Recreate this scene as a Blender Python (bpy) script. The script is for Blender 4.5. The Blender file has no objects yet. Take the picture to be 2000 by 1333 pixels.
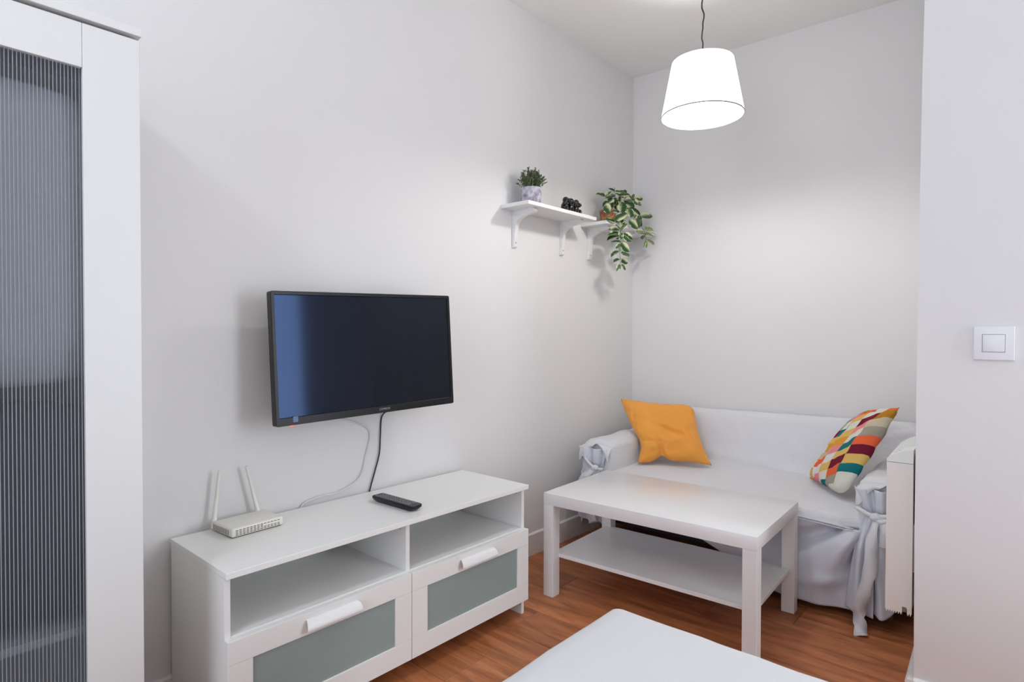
import bpy, bmesh, math, random
from mathutils import Vector, Matrix, noise
random.seed(7)
C = bpy.context.scene.collection
sc = bpy.context.scene
PI = math.pi

# ------------------------------------------------------------------ camera
cam_d = bpy.data.cameras.new('camera'); cam = bpy.data.objects.new('camera', cam_d); C.objects.link(cam)
yaw, pitch, roll = .7267, -.0157, .0022
fw0 = Vector((-math.sin(yaw), math.cos(yaw), 0)); rt = Vector((math.cos(yaw), math.sin(yaw), 0)); up0 = Vector((0, 0, 1))
fw = fw0*math.cos(pitch)+up0*math.sin(pitch); up = -fw0*math.sin(pitch)+up0*math.cos(pitch)
r2 = rt*math.cos(roll)+up*math.sin(roll); u2 = -rt*math.sin(roll)+up*math.cos(roll)
m = Matrix((r2, u2, -fw)).transposed().to_4x4(); m.translation = Vector((0, 0, 1.1511))
cam.matrix_world = m
cam_d.sensor_width = 36; cam_d.lens = 1164.534/2000*36; cam_d.clip_start = .02
sc.camera = cam

# ------------------------------------------------------------------ world, lights, exposure
w = bpy.data.worlds.new('sky'); sc.world = w; w.use_nodes = True
w.node_tree.nodes['Background'].inputs[0].default_value = (.45, .65, 1, 1)
w.node_tree.nodes['Background'].inputs[1].default_value = 1.0
sc.view_settings.view_transform = 'Standard'; sc.view_settings.look = 'None'
sc.view_settings.exposure = 0.0; sc.view_settings.gamma = 1; sc.view_settings.use_curve_mapping = False

def area(name, loc, direction, sx, sy, power, col):
    d = bpy.data.lights.new(name, 'AREA'); d.shape = 'RECTANGLE'; d.size = sx; d.size_y = sy; d.energy = power; d.color = col
    o = bpy.data.objects.new(name, d); C.objects.link(o); o.location = loc
    o.rotation_euler = Vector(direction).to_track_quat('-Z', 'Y').to_euler(); return o
def point(name, loc, r, power, col):
    d = bpy.data.lights.new(name, 'POINT'); d.shadow_soft_size = r; d.energy = power; d.color = col
    o = bpy.data.objects.new(name, d); C.objects.link(o); o.location = loc; return o
# daylight entering by the two windows behind the camera
area('daylight_rear', (-.2, -2.52, 1.2), (0, 1, 0), 1.7, 2.2, 39, (.825, .895, 1))
area('daylight_side', (1.64, 2.32, 1.35), (-1, 0, 0), 1.1, 1.9, 45, (.86, .94, 1))
# ceiling lamp of the bedroom half
point('bedroom_bulb', (-.93, -.70, 2.60), .07, 18, (.82, .91, 1))

# ------------------------------------------------------------------ helpers
def link(o, parent=None):
    C.objects.link(o)
    if parent is not None: o.parent = parent
    return o
def tag(o, label, cat, group=None):
    o['label'] = label; o['category'] = cat
    if group: o['group'] = group
    return o
def thing(name, label, cat, loc=(0, 0, 0), rz=0, group=None):
    o = bpy.data.objects.new(name, None); o.empty_display_size = .05; C.objects.link(o)
    o.location = loc; o.rotation_euler = (0, 0, rz)
    return tag(o, label, cat, group)
def obj(name, bm, mt, parent=None, smooth=False, kind=None, loc=None, rot=None):
    me = bpy.data.meshes.new(name)
    bm.normal_update(); bm.to_mesh(me); bm.free()
    if smooth:
        me.polygons.foreach_set('use_smooth', [True]*len(me.polygons))
    for x in (mt if isinstance(mt, (list, tuple)) else [mt]): me.materials.append(x)
    o = link(bpy.data.objects.new(name, me), parent)
    if kind: o['kind'] = kind
    if loc is not None: o.location = loc
    if rot is not None: o.rotation_euler = rot
    return o
def struct(name, bm, mt, smooth=False):
    return obj(name, bm, mt, None, smooth, 'structure')
def autos(o, ang=40):
    me = o.data; me.polygons.foreach_set('use_smooth', [True]*len(me.polygons))
    me.set_sharp_from_angle(angle=math.radians(ang)); return o
def box(bm, x0, x1, y0, y1, z0, z1, bev=0, seg=1, mat=0):
    r = bmesh.ops.create_cube(bm, size=1)
    vs = r['verts']
    for v in vs:
        v.co = Vector((x0+(v.co.x+.5)*(x1-x0), y0+(v.co.y+.5)*(y1-y0), z0+(v.co.z+.5)*(z1-z0)))
    fs = {f for v in vs for f in v.link_faces}
    for f in fs: f.material_index = mat
    if bev > 0:
        es = {e for v in vs for e in v.link_edges}
        bmesh.ops.bevel(bm, geom=list(es), offset=bev, segments=seg, affect='EDGES', profile=.5)
    return vs
def B(x0, x1, y0, y1, z0, z1, bev=0, seg=1):
    bm = bmesh.new(); box(bm, x0, x1, y0, y1, z0, z1, bev, seg); return bm
def prism(bm, pts, f0, f1, mat=0):
    """pts: 2D outline, f0/f1 map a 2D point to the two end 3D points"""
    a = [bm.verts.new(f0(p)) for p in pts]; b = [bm.verts.new(f1(p)) for p in pts]
    n = len(pts)
    for i in range(n):
        bm.faces.new((a[i], a[(i+1) % n], b[(i+1) % n], b[i])).material_index = mat
    bm.faces.new(a[::-1]).material_index = mat; bm.faces.new(b).material_index = mat
    bmesh.ops.recalc_face_normals(bm, faces=bm.faces)
def lathe(bm, prof, c=(0, 0, 0), n=32, cap=True, mat=0):
    rings = []
    for r, z in prof:
        rings.append([bm.verts.new((c[0]+r*math.cos(2*PI*i/n), c[1]+r*math.sin(2*PI*i/n), c[2]+z)) for i in range(n)])
    for a, b in zip(rings, rings[1:]):
        for i in range(n):
            bm.faces.new((a[i], a[(i+1) % n], b[(i+1) % n], b[i])).material_index = mat
    if cap:
        bm.faces.new(rings[0][::-1]).material_index = mat; bm.faces.new(rings[-1]).material_index = mat
def tube(bm, pts, r, n=8, mat=0):
    pts = [Vector(p) for p in pts]; rs = r if isinstance(r, (list, tuple)) else [r]*len(pts)
    prev = None; rings = []
    for i, p in enumerate(pts):
        t = (pts[min(i+1, len(pts)-1)]-pts[max(i-1, 0)]).normalized()
        if prev is None:
            a = t.orthogonal().normalized()
        else:
            a = (prev - t*prev.dot(t)).normalized()
        prev = a; b = t.cross(a)
        rings.append([bm.verts.new(p+(a*math.cos(2*PI*k/n)+b*math.sin(2*PI*k/n))*rs[i]) for k in range(n)])
    for a, b in zip(rings, rings[1:]):
        for k in range(n): bm.faces.new((a[k], a[(k+1) % n], b[(k+1) % n], b[k])).material_index = mat
    bm.faces.new(rings[0][::-1]).material_index = mat; bm.faces.new(rings[-1]).material_index = mat
def spline(pts, k=8):
    P = [Vector(p) for p in pts]; out = []
    for i in range(len(P)-1):
        p0, p1, p2, p3 = P[max(i-1, 0)], P[i], P[i+1], P[min(i+2, len(P)-1)]
        for j in range(k):
            t = j/k
            out.append(.5*((2*p1)+(-p0+p2)*t+(2*p0-5*p1+4*p2-p3)*t*t+(-p0+3*p1-3*p2+p3)*t**3))
    out.append(P[-1]); return out
def grid(nu, nv, f, thick=0, uv=False, mat=0):
    bm = bmesh.new(); V = [[bm.verts.new(f(i/nu, j/nv)) for j in range(nv+1)] for i in range(nu+1)]
    L = bm.loops.layers.uv.new('UVMap') if uv else None
    for i in range(nu):
        for j in range(nv):
            fc = bm.faces.new((V[i][j], V[i+1][j], V[i+1][j+1], V[i][j+1])); fc.material_index = mat
            if uv:
                for lp, (a, b) in zip(fc.loops, ((i, j), (i+1, j), (i+1, j+1), (i, j+1))): lp[L].uv = (a/nu, b/nv)
    if thick:
        bm.normal_update()
        bmesh.ops.solidify(bm, geom=list(bm.faces), thickness=thick)
    return bm
def sm(a, b, x):
    t = max(0, min(1, (x-a)/(b-a))); return t*t*(3-2*t)
def N3(x, y, z): return noise.noise(Vector((x, y, z)))

# ------------------------------------------------------------------ materials
def nd(t, typ, **kw):
    n = t.nodes.new(typ)
    for k, v in kw.items(): setattr(n, k, v)
    return n
def mat(name, col, rough=.5, metal=0, bump=None, var=None, spec=.5, sheen=0, coat=0, emit=None, es=0, coords='Object'):
    mt = bpy.data.materials.new(name); mt.use_nodes = True; t = mt.node_tree; b = t.nodes['Principled BSDF']
    b.inputs['Base Color'].default_value = (*col, 1); b.inputs['Roughness'].default_value = rough
    b.inputs['Metallic'].default_value = metal; b.inputs['Specular IOR Level'].default_value = spec
    if sheen: b.inputs['Sheen Weight'].default_value = sheen
    if coat: b.inputs['Coat Weight'].default_value = coat
    if emit: b.inputs['Emission Color'].default_value = (*emit, 1); b.inputs['Emission Strength'].default_value = es
    tc = nd(t, 'ShaderNodeTexCoord')
    if var:   # (scale, colour2, contrast)
        n = nd(t, 'ShaderNodeTexNoise'); n.inputs['Scale'].default_value = var[0]; n.inputs['Detail'].default_value = 4
        t.links.new(tc.outputs[coords], n.inputs['Vector'])
        r = nd(t, 'ShaderNodeValToRGB'); r.color_ramp.elements[0].position = .5-var[2]; r.color_ramp.elements[1].position = .5+var[2]
        r.color_ramp.elements[0].color = (*col, 1); r.color_ramp.elements[1].color = (*var[1], 1)
        t.links.new(n.outputs['Fac'], r.inputs[0]); t.links.new(r.outputs[0], b.inputs['Base Color'])
    if bump:  # list of (scale, strength, distance)
        prev = None
        for s, st, di in bump:
            n = nd(t, 'ShaderNodeTexNoise'); n.inputs['Scale'].default_value = s; n.inputs['Detail'].default_value = 5
            t.links.new(tc.outputs[coords], n.inputs['Vector'])
            bp = nd(t, 'ShaderNodeBump'); bp.inputs['Strength'].default_value = st; bp.inputs['Distance'].default_value = di
            t.links.new(n.outputs['Fac'], bp.inputs['Height'])
            if prev: t.links.new(prev.outputs[0], bp.inputs['Normal'])
            prev = bp
        t.links.new(prev.outputs[0], b.inputs['Normal'])
    return mt
M = {}
M['wall'] = mat('wall_paint', (.82, .80, .79), .75, bump=[(220, .10, .002), (3, .25, .01)], spec=.25)
M['ceil'] = mat('ceiling_paint', (.92, .91, .89), .8, bump=[(200, .05, .002)], spec=.2)
M['trim'] = mat('trim_paint', (.88, .85, .83), .35)
M['foil'] = mat('white_foil', (.89, .88, .855), .32, bump=[(60, .03, .002)])
M['foil2'] = mat('wardrobe_foil', (.78, .775, .755), .36, bump=[(60, .03, .002)])
M['lack'] = mat('white_lacquer', (.88, .86, .85), .26, bump=[(90, .02, .001)])
M['back'] = mat('back_panel', (.78, .80, .76), .5)
M['frost'] = mat('frosted_green_glass', (.30, .375, .36), .30, spec=.5, coat=.1)
M['black'] = mat('black_plastic', (.010, .010, .011), .33, spec=.3)
M['blackm'] = mat('black_matte', (.014, .014, .014), .55, spec=.3)
M['screen'] = mat('tv_screen', (.012, .011, .010), .09, spec=.42)
M['screen'].node_tree.nodes['Principled BSDF'].inputs['Specular Tint'].default_value = (.30, .48, 1, 1)
M['cord'] = mat('black_cord', (.02, .02, .02), .5)
M['wcord'] = mat('white_cord', (.75, .75, .75), .4)
M['router'] = mat('cream_plastic', (.83, .81, .74), .38)
M['slot'] = mat('dark_slot', (.20, .16, .13), .7)
M['metal'] = mat('grey_metal', (.5, .5, .5), .35, 1)
M['heater'] = mat('cream_enamel', (.86, .80, .74), .4)
M['heatcap'] = mat('white_enamel', (.84, .84, .80), .4)
M['switch'] = mat('switch_plastic', (.84, .84, .86), .3)
M['cover'] = mat('grey_cotton', (.77, .765, .79), .9, bump=[(900, .12, .001), (26, .30, .012), (7, .35, .03)], sheen=.25, spec=.15)
M['cover2'] = mat('grey_cotton_skirt', (.74, .755, .82), .9, bump=[(900, .12, .001), (9, .22, .02)], sheen=.2, spec=.15)
M['sheet'] = mat('white_sheet', (.74, .735, .745), .9, bump=[(700, .06, .001), (5, .25, .02)], spec=.15)
M['orange'] = mat('orange_cotton', (.88, .36, .065), .9, bump=[(800, .2, .001), (18, .35, .012)], var=(5, (.90, .39, .075), .3), sheen=.2, spec=.15)
M['wshelf'] = mat('white_painted_wood', (.84, .83, .82), .4, bump=[(40, .05, .002)])
M['soil'] = mat('soil', (.03, .025, .02), .9)
M['stem'] = mat('green_stem', (.20, .27, .08), .6)
M['basket'] = mat('woven_basket', (.50, .23, .09), .8, bump=[(120, .8, .006)], var=(60, (.25, .10, .04), .15))
M['concrete'] = mat('mottled_concrete', (.55, .53, .58), .8, bump=[(90, .3, .003)], var=(38, (.24, .22, .30), .13))
M['statue'] = mat('black_resin', (.014, .013, .014), .22, bump=[(70, .5, .006)])
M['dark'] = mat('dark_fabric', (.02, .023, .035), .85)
M['dark2'] = mat('grey_fabric', (.93, .93, .94), .85, var=(3, (.95, .95, .95), .2))
M['text'] = mat('logo_grey', (.35, .35, .37), .4, metal=.4)
M['red'] = mat('standby_light', (.5, .05, .03), .4, emit=(1, .12, .06), es=1.2)
M['stick'] = mat('blue_sticker', (.10, .16, .30), .4)
M['bulb'] = mat('bulb_glass', (1, 1, 1), .4, emit=(1, .99, .955), es=325)
M['shade'] = mat('lamp_fabric', (.80, .80, .79), .8, emit=(1, .985, .96), es=2.6, bump=[(700, .1, .001)])
M['rim'] = mat('shade_rim', (.36, .36, .36), .7)
M['socket'] = mat('socket', (.7, .7, .7), .5)
M['glassw'] = mat('window_glass', (.8, .9, 1), .05)
M['frame'] = mat('window_frame', (.8, .8, .8), .4)

def wood():
    mt = bpy.data.materials.new('floor_laminate'); mt.use_nodes = True; t = mt.node_tree; b = t.nodes['Principled BSDF']
    tc = nd(t, 'ShaderNodeTexCoord'); oi = nd(t, 'ShaderNodeObjectInfo')
    mu = nd(t, 'ShaderNodeMath', operation='MULTIPLY'); mu.inputs[1].default_value = 37
    t.links.new(oi.outputs['Random'], mu.inputs[0])
    cx = nd(t, 'ShaderNodeCombineXYZ'); t.links.new(mu.outputs[0], cx.inputs[0]); t.links.new(mu.outputs[0], cx.inputs[1])
    ad = nd(t, 'ShaderNodeVectorMath', operation='ADD'); t.links.new(tc.outputs['Object'], ad.inputs[0]); t.links.new(cx.outputs[0], ad.inputs[1])
    mp = nd(t, 'ShaderNodeMapping'); mp.inputs['Scale'].default_value = (1.3, 10, 1); t.links.new(ad.outputs[0], mp.inputs['Vector'])
    n1 = nd(t, 'ShaderNodeTexNoise'); n1.inputs['Scale'].default_value = 2.2; n1.inputs['Detail'].default_value = 8; n1.inputs['Roughness'].default_value = .62; n1.inputs['Distortion'].default_value = .6
    t.links.new(mp.outputs[0], n1.inputs['Vector'])
    mp2 = nd(t, 'ShaderNodeMapping'); mp2.inputs['Scale'].default_value = (6, 130, 1); t.links.new(ad.outputs[0], mp2.inputs['Vector'])
    n2 = nd(t, 'ShaderNodeTexNoise'); n2.inputs['Scale'].default_value = 1.5; n2.inputs['Detail'].default_value = 3; t.links.new(mp2.outputs[0], n2.inputs['Vector'])
    r = nd(t, 'ShaderNodeValToRGB'); cr = r.color_ramp
    cr.elements[0].position = .25; cr.elements[0].color = (.19, .062, .024, 1)
    cr.elements[1].position = .78; cr.elements[1].color = (.70, .29, .125, 1)
    e = cr.elements.new(.52); e.color = (.50, .175, .066, 1)
    t.links.new(n1.outputs['Fac'], r.inputs[0])
    mx = nd(t, 'ShaderNodeMix', data_type='RGBA', blend_type='MULTIPLY'); mx.inputs[0].default_value = .24
    r2_ = nd(t, 'ShaderNodeValToRGB'); r2_.color_ramp.elements[0].position = .3; r2_.color_ramp.elements[1].position = .7
    r2_.color_ramp.elements[0].color = (.55, .5, .48, 1); r2_.color_ramp.elements[1].color = (1.1, 1.08, 1.05, 1)
    t.links.new(n2.outputs['Fac'], r2_.inputs[0])
    t.links.new(r.outputs[0], mx.inputs[6]); t.links.new(r2_.outputs[0], mx.inputs[7])
    hs = nd(t, 'ShaderNodeHueSaturation')
    ma = nd(t, 'ShaderNodeMapRange'); ma.inputs[3].default_value = .85; ma.inputs[4].default_value = 1.18
    t.links.new(oi.outputs['Random'], ma.inputs[0]); t.links.new(ma.outputs[0], hs.inputs['Value']); t.links.new(mx.outputs[2], hs.inputs['Color'])
    t.links.new(hs.outputs[0], b.inputs['Base Color'])
    b.inputs['Roughness'].default_value = .42; b.inputs['Specular IOR Level'].default_value = .4
    bp = nd(t, 'ShaderNodeBump'); bp.inputs['Strength'].default_value = .12; bp.inputs['Distance'].default_value = .002
    t.links.new(n2.outputs['Fac'], bp.inputs['Height']); t.links.new(bp.outputs[0], b.inputs['Normal'])
    return mt
M['wood'] = wood()

def leaf_mat(name, green, green2, cream, bias, mid=True):
    mt = bpy.data.materials.new(name); mt.use_nodes = True; t = mt.node_tree; b = t.nodes['Principled BSDF']
    uv = nd(t, 'ShaderNodeTexCoord'); sp = nd(t, 'ShaderNodeSeparateXYZ'); t.links.new(uv.outputs['UV'], sp.inputs[0])
    n = nd(t, 'ShaderNodeTexNoise'); n.inputs['Scale'].default_value = 3.5; n.inputs['Detail'].default_value = 3
    oi = nd(t, 'ShaderNodeObjectInfo'); ad = nd(t, 'ShaderNodeVectorMath', operation='ADD')
    mu = nd(t, 'ShaderNodeMath', operation='MULTIPLY'); mu.inputs[1].default_value = 19; t.links.new(oi.outputs['Random'], mu.inputs[0])
    t.links.new(uv.outputs['UV'], ad.inputs[0]); t.links.new(mu.outputs[0], ad.inputs[1]); t.links.new(ad.outputs[0], n.inputs['Vector'])
    s = nd(t, 'ShaderNodeMath', operation='MULTIPLY_ADD'); s.inputs[1].default_value = .45; t.links.new(n.outputs['Fac'], s.inputs[0]); t.links.new(sp.outputs[0], s.inputs[2])
    r = nd(t, 'ShaderNodeValToRGB'); cr = r.color_ramp
    cr.elements[0].position = .0; cr.elements[0].color = (*cream, 1)
    cr.elements[1].position = 1; cr.elements[1].color = (*cream, 1)
    for p, c in ((.30, cream), (.32, green2), (.38, green), (.68, green), (.69, cream if mid else green2), (.715, cream if mid else green2), (.725, green), (1.16-bias, green), (1.22-bias, cream)):
        if p < 1: e = cr.elements.new(p); e.color = (*c, 1)
    t.links.new(s.outputs[0], r.inputs[0]); t.links.new(r.outputs[0], b.inputs['Base Color'])
    b.inputs['Roughness'].default_value = .45
    return mt
M['leafA'] = leaf_mat('variegated_leaf', (.018, .070, .014), (.045, .13, .03), (.66, .68, .40), .06, False)
M['leafB'] = leaf_mat('cream_edged_leaf', (.028, .095, .018), (.07, .17, .04), (.74, .73, .50), .18)
M['leafC'] = leaf_mat('pale_leaf', (.16, .24, .08), (.24, .32, .12), (.62, .64, .42), .2)
M['sprig'] = mat('grey_green_sprig', (.075, .10, .045), .6, var=(90, (.19, .22, .13), .2))

def ribbed():
    mt = bpy.data.materials.new('ribbed_plastic'); mt.use_nodes = True; t = mt.node_tree; b = t.nodes['Principled BSDF']
    b.inputs['Base Color'].default_value = (.15, .16, .175, 1); b.inputs['Specular IOR Level'].default_value = .35; b.inputs['Roughness'].default_value = .25
    tr = nd(t, 'ShaderNodeBsdfTransparent'); tr.inputs[0].default_value = (.95, .97, 1, 1)
    mx = nd(t, 'ShaderNodeMixShader'); mx.inputs[0].default_value = .25
    t.links.new(b.outputs[0], mx.inputs[2]); t.links.new(tr.outputs[0], mx.inputs[1])
    t.links.new(mx.outputs[0], t.nodes['Material Output'].inputs[0]); return mt
M['ribbed'] = ribbed()
M['rib'] = mat('rib_plastic', (.29, .305, .33), .35)

PAL = dict(cr=(.74, .72, .62), te=(.012, .17, .19), ye=(.74, .48, .14), ma=(.17, .012, .035), co=(.83, .14, .05),
           ta=(.37, .33, .26), be=(.58, .50, .36), br=(.43, .20, .02), pi=(.83, .27, .28), oc=(.75, .33, .05), wh=(.76, .76, .74))
def patch_mat():
    mt = bpy.data.materials.new('patchwork_print'); mt.use_nodes = True; t = mt.node_tree; b = t.nodes['Principled BSDF']
    b.inputs['Roughness'].default_value = .9; b.inputs['Specular IOR Level'].default_value = .15
    tc = nd(t, 'ShaderNodeTexCoord'); sp = nd(t, 'ShaderNodeSeparateXYZ'); t.links.new(tc.outputs['UV'], sp.inputs[0])
    # u across (0 = back edge, 1 = front edge), v upwards
    cols = [(.0, ['oc', 'te', 'pi', 'ye', 'cr', 'oc', 'wh', 'ye', 'ma', 'ta', 'te', 'pi']),
            (.20, ['ma', 'oc', 'pi', 'wh', 'co', 'be', 'oc', 'ye', 'te', 'cr', 'pi', 'br']),
            (.38, ['br', 'te', 'cr', 'ye', 'wh', 'pi', 'oc', 'ye', 'cr', 'ye', 'co', 'te']),
            (.56, ['cr', 'ta', 'co', 'ma', 'ye', 'te', 'cr', 'pi', 'ma', 'cr', 'te', 'ye']),
            (.82, ['cr', 'cr', 'te', 'ye', 'ma', 'co', 'ta', 'be', 'br', 'co', 'te', 'wh'])]
    prev = None
    for k, (u0, cs) in enumerate(cols):
        # v + shear*u, offset by half a cell on odd columns
        ma_ = nd(t, 'ShaderNodeMath', operation='MULTIPLY_ADD'); ma_.inputs[1].default_value = -.42
        t.links.new(sp.outputs[0], ma_.inputs[0]); t.links.new(sp.outputs[1], ma_.inputs[2])
        m2 = nd(t, 'ShaderNodeMath', operation='MULTIPLY_ADD'); m2.inputs[1].default_value = .80; m2.inputs[2].default_value = .30 + (-.005 if k % 2 else 0)
        t.links.new(ma_.outputs[0], m2.inputs[0])
        r = nd(t, 'ShaderNodeValToRGB'); cr = r.color_ramp; cr.interpolation = 'CONSTANT'
        n = len(cs)
        cr.elements[0].position = 0; cr.elements[0].color = (*PAL[cs[0]], 1)
        cr.elements[1].position = 1/n; cr.elements[1].color = (*PAL[cs[1]], 1)
        for i in range(2, n): e = cr.elements.new(i/n); e.color = (*PAL[cs[i]], 1)
        t.links.new(m2.outputs[0], r.inputs[0])
        if prev is None: prev = r.outputs[0]
        else:
            g = nd(t, 'ShaderNodeMath', operation='GREATER_THAN'); g.inputs[1].default_value = u0; t.links.new(sp.outputs[0], g.inputs[0])
            mx = nd(t, 'ShaderNodeMix', data_type='RGBA'); t.links.new(g.outputs[0], mx.inputs[0]); t.links.new(prev, mx.inputs[6]); t.links.new(r.outputs[0], mx.inputs[7])
            prev = mx.outputs[2]
    t.links.new(prev, b.inputs['Base Color'])
    n = nd(t, 'ShaderNodeTexNoise'); n.inputs['Scale'].default_value = 400; t.links.new(tc.outputs['Object'], n.inputs['Vector'])
    bp = nd(t, 'ShaderNodeBump'); bp.inputs['Strength'].default_value = .15; bp.inputs['Distance'].default_value = .001
    t.links.new(n.outputs['Fac'], bp.inputs['Height']); t.links.new(bp.outputs[0], b.inputs['Normal'])
    return mt
M['patch'] = patch_mat()

# ------------------------------------------------------------------ room shell
WX, CE, TH = -1.9594, 2.7633, .0427
def backy(x): return 3.3623+TH*(x-WX)
XR, YR = 1.7, -2.6
BX0, BX1, BY = -.281, .90, 2.15       # block that carries the switch
def blkx(y): return BX0-TH*(y-BY)
def blky(x): return BY+TH*(x-BX0)
bm = bmesh.new(); box(bm, WX-.12, WX, YR, 3.5, -.02, CE+.02); struct('wall_left', bm, M['wall'])
bm = bmesh.new(); prism(bm, [(WX, backy(WX)), (XR, backy(XR)), (XR, backy(XR)+.12), (WX, backy(WX)+.12)], lambda p: (*p, -.02), lambda p: (*p, CE+.02)); struct('wall_back', bm, M['wall'])
# switch wall: slightly out of plumb at its left edge
bm = bmesh.new()
levels = [(-.02, BX0+.003), (.5, BX0), (1.1, BX0), (1.5, BX0+.002), (1.93, BX0+.005), (2.14, BX0+.008), (CE+.02, BX0+.015)]
rings = []
for z, x in levels:
    rings.append([bm.verts.new(p) for p in ((x, blky(x), z), (BX1, blky(BX1), z), (BX1, backy(BX1), z), (blkx(3.43)+(x-BX0), 3.43, z))])
for a, b in zip(rings, rings[1:]):
    for i in range(4): bm.faces.new((a[i], a[(i+1) % 4], b[(i+1) % 4], b[i]))
bm.faces.new(rings[0][::-1]); bm.faces.new(rings[-1]); struct('wall_right', bm, M['wall'])
struct('ceiling', B(WX-.12, XR+.12, YR-.12, 3.68, CE, CE+.1), M['ceil'])
# rear wall and side wall with window openings
bm = bmesh.new()
for x0, x1, z0, z1 in ((WX, -1.1, 0, CE), (.7, XR, 0, CE), (-1.1, .7, 0, .06), (-1.1, .7, 2.35, CE)): box(bm, x0, x1, YR-.12, YR, z0, z1)
struct('wall_rear', bm, M['wall'])
bm = bmesh.new()
for y0, y1, z0, z1 in ((YR, 1.75, 0, CE), (2.9, 3.6, 0, CE), (1.75, 2.9, 0, .38), (1.75, 2.9, 2.34, CE)): box(bm, XR, XR+.12, y0, y1, z0, z1)
struct('wall_window', bm, M['wall'])
def window(name, axis, a0, a1, z0, z1, pos):
    f = bmesh.new()
    def bb(bm, p0, p1, q0, q1, d=.03):
        if axis == 'y': box(bm, p0, p1, pos-d, pos+d, q0, q1, .004)
        else: box(bm, pos-d, pos+d, p0, p1, q0, q1, .004)
    w_ = .06; bb(f, a0, a0+w_, z0, z1); bb(f, a1-w_, a1, z0, z1); bb(f, a0, a1, z0, z0+w_); bb(f, a0, a1, z1-w_, z1)
    mid = (a0+a1)/2; bb(f, mid-.035, mid+.035, z0, z1)
    o = struct(name, f, M['frame'])
    return o
window('window_1', 'y', -1.1, .7, .06, 2.35, YR-.07)
window('window_2', 'x', 1.75, 2.9, .38, 2.34, XR+.07)
# baseboards
def bbprof(h=.105, d=.013): return [(0, 0), (d, 0), (d, h-.006), (d-.006, h), (0, h)]
bm = bmesh.new(); prism(bm, bbprof(.112), lambda p: (WX+p[0], YR, p[1]), lambda p: (WX+p[0], backy(WX), p[1])); struct('baseboard_left', bm, M['trim'])
bm = bmesh.new(); x1 = blkx(3.40); prism(bm, bbprof(.112), lambda p: (WX+.013, backy(WX+.013)-p[0], p[1]), lambda p: (x1, backy(x1)-p[0], p[1])); struct('baseboard_back', bm, M['trim'])
bm = bmesh.new(); prism(bm, bbprof(.10, .022), lambda p: (blkx(BY-.013)-p[0]+.003, BY-.013, p[1]), lambda p: (blkx(3.39)-p[0], 3.39, p[1]))
struct('baseboard_niche', bm, M['trim'])
bm = bmesh.new(); prism(bm, bbprof(), lambda p: (BX0+.003, blky(BX0)-p[0], p[1]), lambda p: (BX1, blky(BX1)-p[0], p[1])); struct('baseboard_right', bm, M['trim'])

# floor: subfloor with laminate planks as parts
fl = struct('floor', B(WX-.1, XR+.1, YR-.1, 3.6, -.06, -.0105), M['blackm'])
y = YR-.045; row = 0
rows = []
y0 = 2.48-.1955*26
for r in range(32):
    ya = y0+r*.1955; yb = ya+.1955
    ya_, yb_ = max(ya, YR+.002), min(yb, 3.55)
    if yb_-ya_ < .02: continue
    off = ((r*.47) % 1)*1.25
    if r == 26: off = ((-.72-WX) % 1.25)
    xs = WX-1.25+off
    while xs < XR:
        xa, xb = max(xs, WX+.003), min(xs+1.25, XR-.003)
        if xb-xa > .03:
            g = .0006
            zt = random.uniform(-.0003, .0)
            bm = B(-(xb-xa)/2+g, (xb-xa)/2-g, -(yb_-ya_)/2+g, (yb_-ya_)/2-g, -.010, zt, .0012)
            obj('plank', bm, M['wood'], fl, loc=((xa+xb)/2, (ya_+yb_)/2, 0))
        xs += 1.25

# ------------------------------------------------------------------ wardrobe (left foreground)
wx0, wx1 = WX+.004, -1.56
wy1, wy0 = .463, -.47
wd = thing('wardrobe', 'tall white wardrobe with a ribbed translucent door panel at the left edge of the photo', 'wardrobe', (0, 0, 0))
bm = bmesh.new()
box(bm, wx0, wx1-.022, wy1-.018, wy1-.001, 0, 1.822, .001); box(bm, wx0, wx1-.022, wy0, wy0+.018, 0, 1.822, .001)
box(bm, wx0, wx1-.03, wy0+.018, wy1-.018, .06, .078); obj('carcass', bm, M['foil2'], wd)
obj('back_panel', B(wx0, wx0+.006, wy0+.018, wy1-.018, .078, 1.822), M['back'], wd)
obj('top_board', B(wx0, wx1+.006, wy0-.003, wy1+.003, 1.826, 1.845, .0015, 2), M['foil2'], wd)
obj('plinth', B(wx1-.06, wx1-.045, wy0+.018, wy1-.018, 0, .06), M['foil2'], wd)
obj('shelf', B(wx0+.006, wx1-.03, wy0+.018, wy1-.018, .475, .493), M['foil2'], wd)
fz0, fz1 = .06, 1.818; st = .110
dr = obj('door', B(wx1-.02, wx1, wy1-st, wy1, fz0, fz1, .0012, 2), M['foil2'], wd)
obj('rail', B(wx1-.02, wx1-.0006, wy0+st, wy1-st-.0006, 1.722, fz1, .0008), M['foil2'], dr)
obj('rail', B(wx1-.02, wx1-.0006, wy0+st, wy1-st-.0006, fz0, .16, .0008), M['foil2'], dr)
obj('stile', B(wx1-.02, wx1, wy0, wy0+st, fz0, fz1, .0012, 2), M['foil2'], dr)
obj('ribbed_panel', B(wx1-.014, wx1-.011, wy0+st, wy1-st, .16, 1.722), M['ribbed'], dr)
bm = bmesh.new(); yy = wy1-st-.004
while yy > wy0+st:
    box(bm, wx1-.0112, wx1-.0100, yy-.0008, yy+.0008, .16, 1.722); yy -= .0066
obj('ribs', bm, M['rib'], dr, kind='stuff')
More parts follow.
